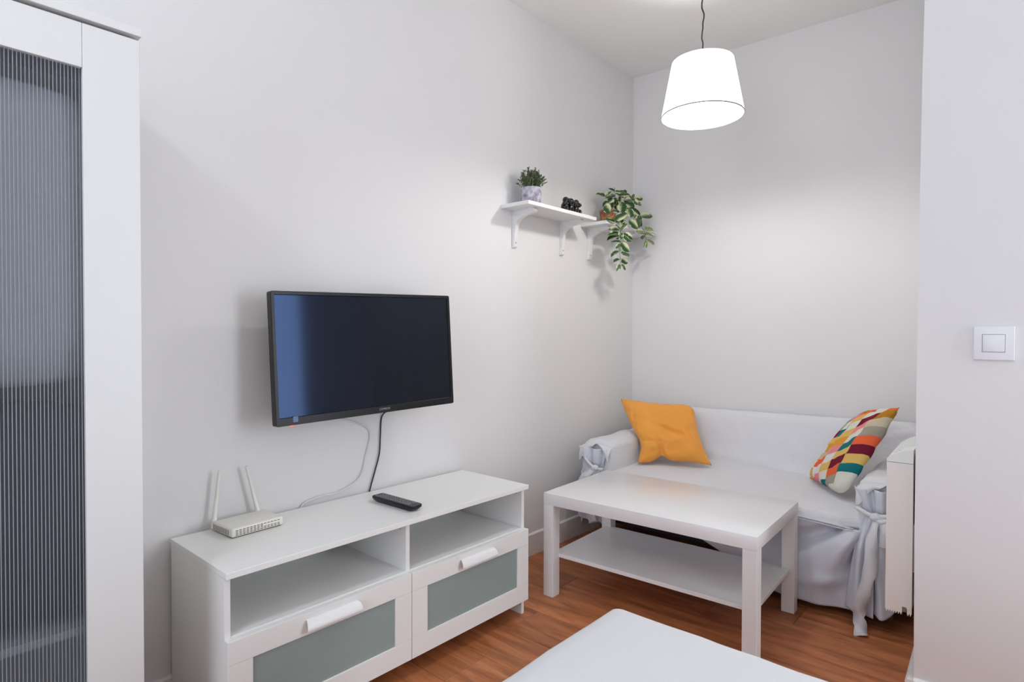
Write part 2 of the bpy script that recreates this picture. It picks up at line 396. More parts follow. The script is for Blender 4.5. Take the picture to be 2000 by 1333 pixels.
# things kept behind the ribbed panel
def lump(n, x0, x1, y0, y1, z0, z1, seed, m_, label, cat):
    bm = B(x0, x1, y0, y1, z0, z1); bmesh.ops.subdivide_edges(bm, edges=bm.edges[:], cuts=7, use_grid_fill=True)
    c = Vector(((x0+x1)/2, (y0+y1)/2, (z0+z1)/2))
    for v in bm.verts:
        d = v.co-c; k = 1-.10*(abs(d.x/(x1-x0)*2)**4+abs(d.y/(y1-y0)*2)**4+abs(d.z/(z1-z0)*2)**4)/1.5
        v.co = c+d*k+Vector((N3(v.co.x*6, v.co.y*6, seed), N3(v.co.y*6, v.co.z*4, seed+3), 0))*.012
        v.co.z = max(v.co.z, z0)
    return tag(obj(n, bm, m_, smooth=True), label, cat)
lump('folded_bedding', wx0+.03, wx1-.03, -.10, .43, .494, 1.0, 1, M['dark'], 'dark bundle showing blurred behind the lower half of the ribbed wardrobe door', 'bedding')
lump('storage_bag', wx0+.03, wx1-.026, -.14, .435, 1.0, 1.72, 5, M['dark2'], 'grey bag showing blurred behind the top of the ribbed wardrobe door', 'bag')

# ------------------------------------------------------------------ tv bench
by0, by1, bx1 = .647, 1.847, -1.549
tb = thing('tv_bench', 'long low white bench with two glass-fronted drawers below the television', 'cabinet', (0, 0, 0))
bx0 = WX+.016
xs_ = bx1-.010
obj('top_board', B(bx0+.004, bx1, by0, by1, .513, .53, .0012, 2), M['foil'], tb)
obj('side_panel', B(bx0, xs_-.012, by0+.003, by0+.019, 0, .513, .0006), M['foil'], tb)
sp_ = obj('side_panel', B(bx0, xs_-.012, by1-.019, by1-.003, 0, .513, .0006), M['foil'], tb)
dv = obj('divider', B(bx0+.006, xs_-.012, 1.239, 1.255, .063, .513, .0006), M['foil'], tb)
for yy, par in ((by1-.0195, sp_), (1.2385, dv)):
    for xx in (-1.60,):
        bm = bmesh.new(); lathe(bm, [(.0068, 0), (.0068, .002), (.0045, .003)], n=14)
        o = obj('cam_fitting', bm, M['socket'], par, loc=(xx, yy, .494), rot=(PI/2, 0, 0))
obj('back_panel', B(bx0, bx0+.004, by0+.019, by1-.019, .063, .513), M['back'], tb)
obj('inner_shelf', B(bx0+.006, xs_-.012, by0+.02, 1.239, .338, .354), M['foil'], tb)
obj('inner_shelf', B(bx0+.006, xs_-.012, 1.255, by1-.02, .338, .354), M['foil'], tb)
obj('bottom_board', B(bx0+.006, xs_-.012, by0+.02, by1-.02, .066, .082), M['foil'], tb)
def drawer(ya, yb):
    fx0, fx1 = xs_-.011, bx1; z0, z1 = .0625, .3505; zt, zb, s = .288, .130, .066
    f = obj('drawer_front', B(fx0, fx1, ya, yb, zt, z1, .0010, 2), M['foil'], tb)
    obj('rail', B(fx0, fx1-.0002, ya, yb, z0, zb, .0010, 2), M['foil'], f)
    obj('stile', B(fx0, fx1-.0002, ya, ya+s, zb+.0004, zt-.0004, .0006), M['foil'], f)
    obj('stile', B(fx0, fx1-.0002, yb-s, yb, zb+.0004, zt-.0004, .0006), M['foil'], f)
    obj('frosted_pane', B(fx0+.006, fx1-.005, ya+s, yb-s, zb, zt), M['frost'], f)
    # scoop handle: curved lip
    yc = (ya+yb)/2+.004; hw = .083; T = .0025
    pr = []
    for i in range(9):
        a = PI/2*i/8*.95
        pr.append((.001+.022*math.sin(a), .333-.030*(1-math.cos(a))))
    inner = [(p[0]-T*.7, p[1]-T) for p in pr[::-1]]
    pts = pr+[(p[0]-.0005 if p[0] > .002 else -.0005, p[1]) for p in inner]
    bm = bmesh.new()
    prism(bm, [(p[0], p[1]) for p in pts], lambda p: (fx1+max(p[0], 0), yc-hw-(p[0]*.35), p[1]), lambda p: (fx1+max(p[0], 0), yc+hw+(p[0]*.35)-(.0), p[1]))
    autos(obj('handle', bm, M['lack'], f), 50)
drawer(by0+.002, 1.2460); drawer(1.2485, by1-.001)

# ------------------------------------------------------------------ television
tv = thing('television', 'black flat television with a glossy screen on a wall arm', 'television')
u = Vector((.0434, .9988, .022)).normalized(); v = Vector((-.0438, -.0212, 1)); v = (v-u*v.dot(u)).normalized(); n_ = u.cross(v).normalized()
if n_.x < 0: n_ = -n_
tm = Matrix((n_, u, v)).transposed().to_4x4(); tm.translation = Vector((-1.806, .911, .846)); tv.matrix_world = tm
W_, H_ = .733, .434
def tvb(x0, x1, y0, y1, z0, z1, bev=0, seg=1): return B(x0, x1, y0, y1, z0, z1, bev, seg)
obj('body', tvb(-.032, -.010, .002, W_-.002, .002, H_-.002, .004, 2), M['blackm'], tv)
obj('rear_housing', tvb(-.062, -.030, .10, W_-.10, .02, .28, .012, 3), M['blackm'], tv)
bz = .0125; bb_ = .026
bm = bmesh.new()
outer = [(0, 0), (W_, 0), (W_, H_), (0, H_)]
def rrect(x0, y0, x1, y1, r, k=5):
    out = []
    for cx, cy, a0 in ((x1-r, y1-r, 0), (x0+r, y1-r, PI/2), (x0+r, y0+r, PI), (x1-r, y0+r, 3*PI/2)):
        for i in range(k+1):
            a = a0+PI/2*i/k; out.append((cx+r*math.cos(a), cy+r*math.sin(a)))
    return out
o1 = rrect(0, 0, W_, H_, .007); i1 = rrect(bz, bb_, W_-bz, H_-bz, .001)
nn = len(o1)
def ring(pts, x): return [bm.verts.new((x, p[0], p[1])) for p in pts]
o2 = rrect(.0015, .0015, W_-.0015, H_-.0015, .006); i2 = rrect(bz-.0015, bb_-.0015, W_-bz+.0015, H_-bz+.0015, .002)
R_ = [ring(o1, -.028), ring(o1, -.0015), ring(o2, 0), ring(i2, 0), ring(i1, -.003), ring(i1, -.006)]
for a, b in zip(R_, R_[1:]):
    for i in range(nn): bm.faces.new((a[i], a[(i+1) % nn], b[(i+1) % nn], b[i]))
bmesh.ops.recalc_face_normals(bm, faces=bm.faces)
autos(obj('bezel', bm, M['black'], tv))
obj('screen', tvb(-.0075, -.0045, bz-.001, W_-bz+.001, bb_-.001, H_-bz+.001), M['screen'], tv)
cu = bpy.data.curves.new('logo', 'FONT'); cu.body = 'COMROX'; cu.size = .0105; cu.extrude = .0002; cu.align_x = 'CENTER'; cu.align_y = 'CENTER'
lo = bpy.data.objects.new('logo', cu); tmpc = C.objects.link(lo)
bpy.context.view_layer.update(); dg = bpy.context.evaluated_depsgraph_get()
me = bpy.data.meshes.new_from_object(lo.evaluated_get(dg)); bpy.data.objects.remove(lo)
lo = link(bpy.data.objects.new('logo', me), tv); me.materials.clear(); me.materials.append(M['text'])
lo.matrix_local = Matrix(((0, 0, 1, .0003), (1, 0, 0, .405), (0, 1, 0, .0135), (0, 0, 0, 1)))
obj('standby_light', tvb(-.010, -.002, .048, .060, -.004, .001, .001), M['red'], tv)
obj('sticker', tvb(.0002, .0005, .056, .073, .009, .028), M['stick'], tv)
obj('wall_bracket', tvb(-.150, -.060, .30, .44, .12, .20, .004), M['blackm'], tv)
obj('wall_plate', tvb(-.149, -.139, .26, .48, .08, .28, .003), M['blackm'], tv)

CX = WX+.0075
bm = bmesh.new(); tube(bm, spline([(-1.84, 1.425, .87), (-1.90, 1.424, .845), (CX, 1.421, .815), (CX, 1.413, .74), (CX, 1.408, .67), (CX, 1.387, .602), (CX, 1.363, .532), (CX-.002, 1.35, .47)]), .0028, 8)
tag(obj('power_cable', bm, M['cord'], smooth=True), 'thin black cable hanging from the television behind the bench', 'cable')
bm = bmesh.new(); tube(bm, spline([(-1.86, 1.17, .86), (-1.93, 1.20, .835), (CX, 1.271, .813), (CX, 1.345, .782), (CX, 1.366, .745), (CX, 1.346, .67), (CX, 1.316, .590), (CX, 1.227, .552), (CX, 1.15, .551), (CX, 1.085, .538), (CX, 1.06, .50), (CX, 1.055, .45)]), .0026, 8)
tag(obj('aerial_cable', bm, M['wcord'], smooth=True), 'thin white cable curving down the wall below the television', 'cable')

# ------------------------------------------------------------------ router and remote
ro = thing('router', 'small cream internet router with two upright antennas on the white bench', 'router', (-1.862, .846, .53), .06)
bm = bmesh.new(); box(bm, -.062, .062, -.084, .084, .003, .030, .006, 3); autos(obj('casing', bm, M['router'], ro))
obj('foot_plate', B(-.055, .055, -.078, .078, 0, .0035), M['slot'], ro)
bm = bmesh.new()
for i in range(13):
    for j in range(4):
        if i > 7 and j in (2,): continue
        y_ = -.072+i*.0112
        box(bm, .0612, .0622, y_, y_+.008, .008+j*.0045, .0105+j*.0045)
obj('front_vents', bm, M['slot'], ro, kind='stuff')
bm = bmesh.new()
for i in range(12):
    x_ = -.052+i*.0082; box(bm, x_, x_+.004, -.0842, -.0832, .008, .024)
obj('side_vents', bm, M['slot'], ro, kind='stuff')
def antenna(b_, t_):
    b_, t_ = Vector(b_), Vector(t_); mi = Matrix.Rotation(-.06, 4, 'Z')@Matrix.Translation(-Vector((-1.862, .846, .53)))
    b_, t_ = mi@b_, mi@t_
    bm = bmesh.new(); d = t_-b_
    tube(bm, [b_+Vector((0, 0, -.012)), b_+d*.10, b_+d*.11, b_+d*.5, b_+d*.97, t_], [.0085, .0080, .0068, .0056, .0048, .0040], 12)
    autos(obj('antenna', bm, M['router'], ro), 50)
antenna((-1.925, .766, .548), (-1.925, .784, .712)); antenna((-1.925, .908, .548), (-1.925, .869, .713))

rm = thing('remote_control', 'black television remote lying on the white bench top', 'remote', (-1.712, 1.310, .53), .035)
bm = bmesh.new()
bot = [(-.095, -.018), (.100, -.020), (.100, .020), (-.095, .018)]
def rring(L0, L1, w_, z, r): return [bm.verts.new((p[0], p[1], z)) for p in rrect(L0, -w_, L1, w_, r, 4)]
RR = [rring(-.095, .092, .017, .0, .008), rring(-.108, .103, .021, .006, .009), rring(-.114, .109, .0255, .013, .010), rring(-.114, .109, .0265, .019, .010), rring(-.111, .106, .0245, .0215, .009)]
for a, b in zip(RR, RR[1:]):
    for i in range(len(a)): bm.faces.new((a[i], a[(i+1) % len(a)], b[(i+1) % len(a)], b[i]))
bm.faces.new(RR[0][::-1]); bm.faces.new(RR[-1]); autos(obj('casing', bm, M['black'], rm), 35)
bm = bmesh.new()
for i in range(14):
    for j in range(4):
        if i in (0,) and j in (1, 2): continue
        box(bm, -.100+i*.0135, -.0925+i*.0135, -.0185+j*.0105, -.0125+j*.0105, .0212, .0228)
obj('buttons', bm, mat('button_grey', (.26, .26, .27), .4), rm, kind='stuff')
obj('red_button', B(-.106, -.101, -.017, -.011, .0212, .0230), mat('dull_red', (.10, .015, .012), .4), rm)

# ------------------------------------------------------------------ coffee table
ct = thing('coffee_table', 'white rectangular coffee table with thick top and lower shelf in front of the sofa', 'table', (-1.617, 2.028, 0), .0483)
autos(obj('table_top', B(0, .9, 0, .55, .40, .45, .0014, 2), M['lack'], ct))
for x_ in (0.0006, .8494):
    for y_ in (.0006, .4994):
        obj('leg', B(x_, x_+.05, y_, y_+.05, 0, .3998, .001), M['lack'], ct)
obj('lower_shelf', B(.020, .880, .045, .515, .165, .181, .0012, 2), M['lack'], ct)

# ------------------------------------------------------------------ wall shelves
def bracket(parent, yc, zt=1.745, t=.024, h=.18, d=.135):
    # side profile in (x from wall, z)
    pts = [(0, 0), (d, 0), (d+.008, -.006), (d+.008, -.016), (d-.01, -.022)]
    for i in range(9):
        a = i/8; pts.append((d-.02-(d-.044)*math.sin(a*PI/2)**1.0, -.024-.055*(1-math.cos(a*PI/2))))
    pts += [(.020, -.10), (.014, -h+.02), (.014, -h+.006), (.008, -h), (0, -h)]
    bm = bmesh.new(); prism(bm, pts, lambda p: (WX+.001+p[0], yc-t/2, zt+p[1]), lambda p: (WX+.001+p[0], yc+t/2, zt+p[1]))
    br = autos(obj('bracket', bm, M['wshelf'], parent), 30)
    for zz in (-.075, -.155):
        bm = bmesh.new(); lathe(bm, [(.0042, 0), (.0040, .0015), (.0015, .0022)], n=10)
        xw = WX+.0205 if zz > -.1 else WX+.0155
        obj('screw', bm, M['metal'], br, loc=(xw+.0008, yc, zt+zz), rot=(0, PI/2, 0))
s1 = thing('wall_shelf', 'white wall shelf on two brackets holding the small potted bush and black figurine', 'shelf', group='white wall shelves')
obj('board', B(WX, -1.785, 2.120, 2.685, 1.745, 1.763, .0012), M['wshelf'], s1)
bracket(s1, 2.213); bracket(s1, 2.600)
s2 = thing('wall_shelf', 'white wall shelf by the corner holding the trailing variegated plant', 'shelf', group='white wall shelves')
obj('board', B(WX, -1.785, 2.785, 3.348, 1.745, 1.763, .0012), M['wshelf'], s2)
bracket(s2, 2.862); bracket(s2, 3.13)

# small bush
p1 = thing('potted_bush', 'small grey green bushy plant in a mottled grey pot on the left shelf', 'plant', (-1.868, 2.240, 1.763))
bm = bmesh.new(); lathe(bm, [(.047, 0), (.050, .002), (.051, .085), (.049, .087), (.046, .085), (.045, .070)], n=40, cap=False)
c_ = bm.verts.new((0, 0, 0));
autos(obj('pot', bm, M['concrete'], p1), 35)
bm = bmesh.new(); lathe(bm, [(.0465, .070), (.0465, .074)], n=24); obj('soil', bm, M['soil'], p1)
bs = bmesh.new(); bf = bmesh.new()
rnd = random.Random(3)
for k in range(115):
    a = rnd.uniform(0, 2*PI); sp = rnd.uniform(0, 1)**.7; L = rnd.uniform(.075, .112)*(1-.30*sp*sp)
    r0 = rnd.uniform(0, .035); b0 = Vector((r0*math.cos(a), r0*math.sin(a), .072))
    end = b0+Vector((math.cos(a)*.044*sp, math.sin(a)*.044*sp, L)); end.z = .075+max(.02, (L-.0)*(1-.38*sp**2))
    mid = (b0+end)/2+Vector((math.cos(a)*.008*sp, math.sin(a)*.008*sp, .012))
    pts = spline([b0, mid, end], 6); tube(bs, pts, .0007, 4)
    for i, p in enumerate(pts):
        if i < 1: continue
        for q in range(3):
            an = rnd.uniform(0, 2*PI); dr_ = Vector((math.cos(an), math.sin(an), rnd.uniform(.2, 1.2))).normalized()
            ln = rnd.uniform(.007, .0115); wd_ = ln*.27; sd = dr_.cross(Vector((rnd.random()-.5, rnd.random()-.5, rnd.random()))).normalized()*wd_
            vs = [bf.verts.new(p), bf.verts.new(p+dr_*ln*.5+sd), bf.verts.new(p+dr_*ln), bf.verts.new(p+dr_*ln*.5-sd)]
            bf.faces.new(vs)
obj('stems', bs, M['stem'], p1, kind='stuff'); obj('foliage', bf, M['sprig'], p1, kind='stuff')

# black figurine: three seated figures in a row
fg = thing('figurine', 'small black carved figurine of three seated figures in a row on the left shelf', 'figurine', (-1.850, 2.538, 1.763))
fg.scale = (1.38, 1.33, 1.36)
bm = bmesh.new()
def ell(c, s, rz=0, sub=2):
    r = bmesh.ops.create_icosphere(bm, subdivisions=sub, radius=1)
    for v_ in r['verts']:
        v_.co = Matrix.Rotation(rz, 3, 'Z')@Vector((v_.co.x*s[0], v_.co.y*s[1], v_.co.z*s[2]))+Vector(c)
ell((0, 0, .006), (.024, .058, .007))
for k, yy in enumerate((-.034, 0, .034)):
    ell((-.002, yy, .024), (.016, .0155, .022)); ell((.002, yy, .050), (.0125, .0125, .0135))
    ell((.013, yy-.009, .014), (.010, .0055, .011)); ell((.013, yy+.009, .014), (.010, .0055, .011))
    for s in (-1, 1):
        tip = ((.013, yy+s*.004, .055), (.008, yy+s*.012, .051), (.013, yy+s*.004, .045))[k]
        tube(bm, spline([(0, yy+s*.014, .036), (.012, yy+s*.017, .034+.004*k), tip], 4), [.005]*8+[.0045], 8)
        ell((.001, yy+s*.0125, .052), (.003, .003, .004), sub=1)
    ell((.014, yy, .047), (.004, .005, .004), sub=1)
obj('carving', bm, M['statue'], fg, smooth=True)

# trailing plant
LEAVES=[(-1.895,2.943,1.938,-1.883,2.827,1.926,0.025),(-1.875,3.012,1.972,-1.863,2.919,1.97,0.015),(-1.865,2.996,1.968,-1.853,3.102,1.982,0.019),
(-1.875,3.012,1.976,-1.863,2.981,1.988,0.011),(-1.865,2.989,1.949,-1.853,2.877,1.908,0.03),(-1.845,2.972,1.948,-1.833,3.049,1.934,0.034),
(-1.845,2.941,1.917,-1.833,2.869,1.875,0.029),(-1.835,2.988,1.936,-1.823,3.097,1.96,0.025),(-1.815,3.109,1.937,-1.803,3.105,1.964,0.017),
(-1.825,3.135,1.938,-1.813,3.23,1.957,0.026),(-1.805,3.084,1.923,-1.793,2.974,1.899,0.026),(-1.785,3.074,1.914,-1.773,3.104,1.896,0.023),
(-1.805,3.117,1.92,-1.793,3.173,1.91,0.041),(-1.815,2.995,1.893,-1.803,2.968,1.833,0.046),(-1.84,2.843,1.859,-1.828,2.892,1.825,0.041),
(-1.825,2.964,1.843,-1.813,2.868,1.827,0.015),(-1.775,3.017,1.866,-1.763,3.112,1.832,0.025),(-1.785,3.017,1.863,-1.773,3.022,1.808,0.034),
(-1.795,3.169,1.836,-1.783,3.293,1.861,0.041),(-1.775,2.846,1.767,-1.763,2.965,1.825,0.032),(-1.785,2.869,1.763,-1.773,2.747,1.76,0.026),
(-1.795,2.893,1.763,-1.783,2.975,1.79,0.031),(-1.765,2.984,1.789,-1.753,3.066,1.746,0.031),(-1.775,3.083,1.812,-1.763,3.096,1.754,0.032),
(-1.765,3.065,1.83,-1.753,3.02,1.801,0.017),(-1.76,2.883,1.717,-1.748,2.81,1.738,0.018),(-1.76,2.883,1.717,-1.748,2.94,1.76,0.018),
(-1.77,2.891,1.724,-1.758,2.76,1.705,0.029),(-1.775,2.9,1.705,-1.763,2.761,1.671,0.033),(-1.765,2.891,1.695,-1.753,2.735,1.643,0.035),
(-1.755,2.882,1.701,-1.743,2.84,1.67,0.02),(-1.75,2.882,1.7,-1.738,2.862,1.66,0.018),(-1.765,2.922,1.702,-1.753,3.005,1.67,0.039),
(-1.775,2.915,1.658,-1.763,2.791,1.642,0.014),(-1.765,2.891,1.642,-1.753,2.827,1.606,0.018),(-1.765,2.899,1.647,-1.753,2.97,1.604,0.035),
(-1.77,2.896,1.604,-1.758,2.787,1.56,0.031),(-1.765,2.9,1.594,-1.753,2.978,1.584,0.024),(-1.77,2.9,1.558,-1.758,2.813,1.533,0.027),
(-1.765,2.908,1.558,-1.753,2.955,1.537,0.027),(-1.765,2.885,1.528,-1.753,2.835,1.483,0.014),(-1.77,2.897,1.527,-1.758,2.881,1.499,0.012),
(-1.765,2.908,1.532,-1.753,2.931,1.496,0.014),(-1.775,3.084,1.736,-1.763,3.156,1.74,0.023),(-1.765,3.168,1.759,-1.753,3.252,1.764,0.035),
(-1.76,3.168,1.732,-1.748,3.243,1.723,0.03),(-1.765,3.177,1.73,-1.753,3.071,1.72,0.026),(-1.76,3.186,1.7,-1.748,3.257,1.677,0.017),
(-1.765,3.177,1.691,-1.753,3.13,1.65,0.013),(-1.77,3.191,1.693,-1.758,3.174,1.647,0.011),(-1.775,3.178,1.727,-1.763,3.131,1.694,0.026),
(-1.765,3.247,1.747,-1.753,3.289,1.738,0.013),(-1.825,3.035,1.93,-1.813,3.081,1.906,0.04),(-1.805,3.035,1.898,-1.793,3.097,1.876,0.04),
(-1.865,2.942,1.958,-1.853,2.877,1.916,0.025),(-1.855,2.903,1.896,-1.843,2.833,1.85,0.021),(-1.845,3.068,1.964,-1.833,3.114,1.953,0.026),
]

tp = thing('trailing_plant', 'trailing variegated plant with cream edged leaves in a woven pot near the corner', 'plant', (-1.872, 2.930, 1.763))
bm = bmesh.new()
prof = [(.034, 0)]+[(.036+.012*(i/14)+(.0018 if i % 2 else 0), .004+.078*i/14) for i in range(15)]+[(.045, .084), (.043, .070)]
lathe(bm, prof, n=28, cap=False); lathe(bm, [(.034, 0), (.033, .0005)], n=28)
autos(obj('pot', bm, M['basket'], tp), 70)
bm = bmesh.new(); lathe(bm, [(.0445, .068), (.0445, .072)], n=20); obj('soil', bm, M['soil'], tp)
base = Vector((-1.872, 2.930, 1.763))
VA = [(-1.865, 2.94, 1.835), (-1.84, 2.99, 1.90), (-1.79, 3.02, 1.857), (-1.775, 2.954, 1.785), (-1.77, 2.903, 1.721), (-1.773, 2.912, 1.662), (-1.775, 2.905, 1.6), (-1.775, 2.912, 1.552), (-1.775, 2.905, 1.522)]
VB = [(-1.862, 2.95, 1.835), (-1.83, 3.04, 1.905), (-1.79, 3.109, 1.856), (-1.78, 3.113, 1.80), (-1.775, 3.164, 1.759), (-1.775, 3.195, 1.729), (-1.775, 3.196, 1.691)]
VC = [(-1.873, 2.93, 1.835), (-1.872, 2.99, 1.90), (-1.875, 3.013, 1.94), (-1.878, 3.012, 1.976)]
VD = [(-1.87, 2.935, 1.835), (-1.86, 3.03, 1.91), (-1.83, 3.09, 1.935), (-1.82, 3.12, 1.94)]
allv = []
for V_ in (VA, VB, VC, VD):
    S_ = spline(V_, 6); allv += S_
    bm = bmesh.new(); tube(bm, [p-base for p in S_], .0016, 6); obj('vine', bm, M['stem'], tp, smooth=True)
def leafmesh(name, mt):
    bm = bmesh.new(); Lr = bm.loops.layers.uv.new('UVMap'); nv = 8; rows_ = []
    for j in range(nv+1):
        t = j/nv; wv = .5*(t/.40)**.62*((1-t)/.60)**.93 if 0 < t < 1 else 0
        z = -.10*(t-.45)**2*1.2
        if wv == 0: rows_.append([(bm.verts.new((0, t, z)), .5, t)])
        else: rows_.append([(bm.verts.new((s*wv, t, z+abs(s)*.10-(.03 if abs(s) == 1 else 0))), .5+s*wv, t) for s in (-1, -.5, 0, .5, 1)])
    def F(*q):
        f = bm.faces.new([x[0] for x in q])
        for lp, x in zip(f.loops, q): lp[Lr].uv = (x[1], x[2])
    for a, b in zip(rows_, rows_[1:]):
        if len(a) == 1:
            for i in range(4): F(a[0], b[i+1], b[i])
        elif len(b) == 1:
            for i in range(4): F(a[i], a[i+1], b[0])
        else:
            for i in range(4): F(a[i], a[i+1], b[i+1], b[i])
    me = bpy.data.meshes.new(name); bm.to_mesh(me); bm.free(); me.materials.append(mt)
    me.polygons.foreach_set('use_smooth', [True]*len(me.polygons)); return me
LM = [leafmesh('leaf', M['leafA']), leafmesh('leaf', M['leafB']), leafmesh('leaf', M['leafC'])]
bp_ = bmesh.new(); rl = random.Random(11)
for k_ in range(26):
    c0 = (VA[1:5] + VB[1:4] + VD[1:] + VC[1:])[k_ % 12]
    p_ = Vector(c0)+Vector((-.012, rl.uniform(-.03, .03), rl.uniform(-.02, .02))); an = rl.uniform(0, 2*PI); ln = rl.uniform(.04, .06)
    q_ = p_+Vector((rl.uniform(-.2, .4)*ln, math.cos(an)*ln, math.sin(an)*ln*.8-.008))
    if min(p_.y, q_.y) > 2.84: LEAVES.append((*p_, *q_, rl.uniform(.022, .030)))
camp = Vector((0, 0, 1.15))
for i, (a0, a1, a2, b0, b1, b2, w_) in enumerate(LEAVES):
    p = Vector((a0, a1, a2)); q = Vector((b0, b1, b2)); d = q-p
    view = (camp-p).normalized()
    d = d + view*rl.uniform(-.3, .25)*d.length
    q = p+d
    if q.x < WX+.012: d.x += WX+.012-q.x
    nrm = (view+Vector((0, 0, .35))+Vector((rl.uniform(-.35, .35), rl.uniform(-.35, .35), rl.uniform(-.3, .3)))); dn = d.normalized()
    nrm = (nrm-dn*nrm.dot(dn)).normalized(); sd = dn.cross(nrm).normalized(); flip = 1 if rl.random() < .5 else -1
    kind = 1 if w_ < .0205 else (0 if rl.random() < .72 else 1)
    if i in range(43, 52): kind = 2
    lf = link(bpy.data.objects.new('leaf', LM[kind]), tp)
    ww = w_*1.32
    lf.matrix_local = Matrix.Translation(p-base)@Matrix((sd*ww*flip, dn*d.length, nrm*d.length*.8)).transposed().to_4x4()
    near = min(allv, key=lambda s: (s-p).length)
    if .004 < (near-p).length: tube(bp_, [near-base, (near+p)/2-base+Vector((0, 0, .003)), p-base], .0009, 4)
obj('petioles', bp_, M['stem'], tp, kind='stuff')

# ------------------------------------------------------------------ pendant lamp
LX, LY = -1.073, 2.40
pl = thing('pendant_lamp', 'white fabric drum pendant lamp hanging lit from the ceiling on a black cord', 'lamp', (LX, LY, 2.05))
zb, zt = .006, .228; rb, rtp = .166, .124
bm = bmesh.new(); lathe(bm, [(rb, zb), (rtp, zt), (rtp-.0015, zt), (rb-.0015, zb)], n=72, cap=False)
rings_v = None
autos(obj('shade', bm, M['shade'], pl), 60)
bm = bmesh.new(); lathe(bm, [(rb+.0006, zb-.0044), (rb+.0008, zb+.0006), (rb-.0020, zb+.0006), (rb-.0020, zb-.0044), (rb+.0006, zb-.0044)], n=72, cap=False); obj('bottom_rim', bm, M['rim'], pl, smooth=True)
bm = bmesh.new(); lathe(bm, [(.0015, .0), (.017, .004), (.029, .020), (.031, .034), (.024, .055), (.014, .070), (.013, .085)], n=24)
obj('bulb', bm, M['bulb'], pl, smooth=True, loc=(0, 0, .012))
bm = bmesh.new(); lathe(bm, [(.016, 0), (.018, .01), (.018, .05), (.006, .062), (.004, .14)], n=20); obj('socket', bm, M['socket'], pl, loc=(0, 0, .090))
for k in range(3):
    a = k*2*PI/3+.4
    bm = bmesh.new(); tube(bm, [(.004*math.cos(a), .004*math.sin(a), .205), (rtp*math.cos(a), rtp*math.sin(a), zt-.004)], .0012, 6); obj('spider_arm', bm, M['socket'], pl)
bm = bmesh.new()
pts = []
for i in range(25):
    z = .228+(CE-2.05-.228)*i/24
    pts.append((.0035*math.sin(i*.9)+.002*math.sin(i*2.1), .003*math.cos(i*1.3), z))
tube(bm, spline(pts, 3), .0030, 8); obj('cord', bm, M['cord'], pl, smooth=True)
bm = bmesh.new(); lathe(bm, [(.045, 0), (.045, .012), (.02, .0)][:2]+[(.045, .014)], n=28); obj('ceiling_rose', bm, M['socket'], pl, loc=(0, 0, CE-2.05-.0145))

# ceiling lamp of the bedroom half (out of the frame; the source of the cool light)
cl = thing('ceiling_lamp', 'small round ceiling lamp over the bed, outside the photo', 'lamp', (-.93, -.70, CE))
bm = bmesh.new(); lathe(bm, [(.06, -.03), (.06, 0)], n=28); obj('base', bm, M['socket'], cl)

# ------------------------------------------------------------------ light switch
sw = thing('light_switch', 'square white light switch on the right hand wall', 'switch', (-.1015, blky(-.1015), 1.1215), TH)
autos(obj('plate', B(-.0455, .0455, -.0095, 0, -.0475, .0475, .0022, 3), M['switch'], sw), 30)
bm = bmesh.new(); box(bm, -.0260, .0252, -.0100, -.0094, -.0254, .0254, .0002); obj('gap', bm, mat('shadow_gap', (.22, .22, .25), .6), sw)
bm = bmesh.new(); box(bm, -.0248, .0240, -.0128, -.0095, -.0242, .0242, .0014, 2); autos(obj('rocker', bm, M['switch'], sw), 30)

# ------------------------------------------------------------------ electric heater
ht = thing('electric_heater', 'cream wall mounted electric heater beside the right end of the sofa', 'heater', (-.2915, 2.2, 0), TH)
D = .0715; HL = .345; hz0, hz1 = .272, .742
obj('body', B(-D, -.001, .004, HL, hz0+.012, hz1, .004, 2), M['heater'], ht)
pts = [(-D, hz1), (-D, hz0+.004)]
k = 11
for i in range(k):
    xa = -D+.001+i*(D-.002)/k; xb = xa+(D-.002)/k
    if i in (7, 8):
        if i == 7: pts += [(xa, hz0-.006), (xa, hz0+.020)]
        if i == 8: pts += [(xb, hz0+.020), (xb, hz0-.006)]
    else: pts += [(xa+.0005, hz0+.002), ((xa+xb)/2, hz0-.006), (xb-.0005, hz0+.002)]
pts += [(-.001, hz0), (-.001, hz1)]
bm = bmesh.new(); prism(bm, pts, lambda p: (p[0], 0, p[1]), lambda p: (p[0], .004, p[1])); obj('end_panel', bm, M['heater'], ht)
obj('cable_clip', B(-.030, -.016, .001, .006, hz0+.004, hz0+.018), M['slot'], ht)
def capz(x):
    t = (x+D)/D; return .752+.034*math.sin(t*PI/2)**.9
cp = [(-D, hz1+.0015)]+[(-D+D*i/14, capz(-D+D*i/14)) for i in range(15)]+[(0, hz1+.0015)]
bm = bmesh.new(); prism(bm, [(min(p[0], -.001), p[1]) for p in cp], lambda p: (p[0], -.001, p[1]), lambda p: (p[0], HL, p[1]))
autos(obj('top_cover', bm, M['heatcap'], ht), 40)
bm = bmesh.new()
for i in range(20):
    y_ = .075+i*.0125
    for j in range(5):
        xa = -D+.010+j*.0115
        vs = box(bm, xa, xa+.008, y_, y_+.005, 0, .0018)
        for v_ in vs: v_.co.z += capz(v_.co.x)-.0006
obj('grille_louvres', bm, M['heatcap'], ht, kind='stuff')
bm = bmesh.new(); vs = box(bm, -D+.016, -D+.034, .040, .0425, 0, .001)
for v_ in vs: v_.co.z += capz(v_.co.x)-.0003
obj('maker_mark', bm, M['slot'], ht)
obj('wall_bracket', B(-.001, .006, .02, .30, .40, .55), M['metal'], ht)

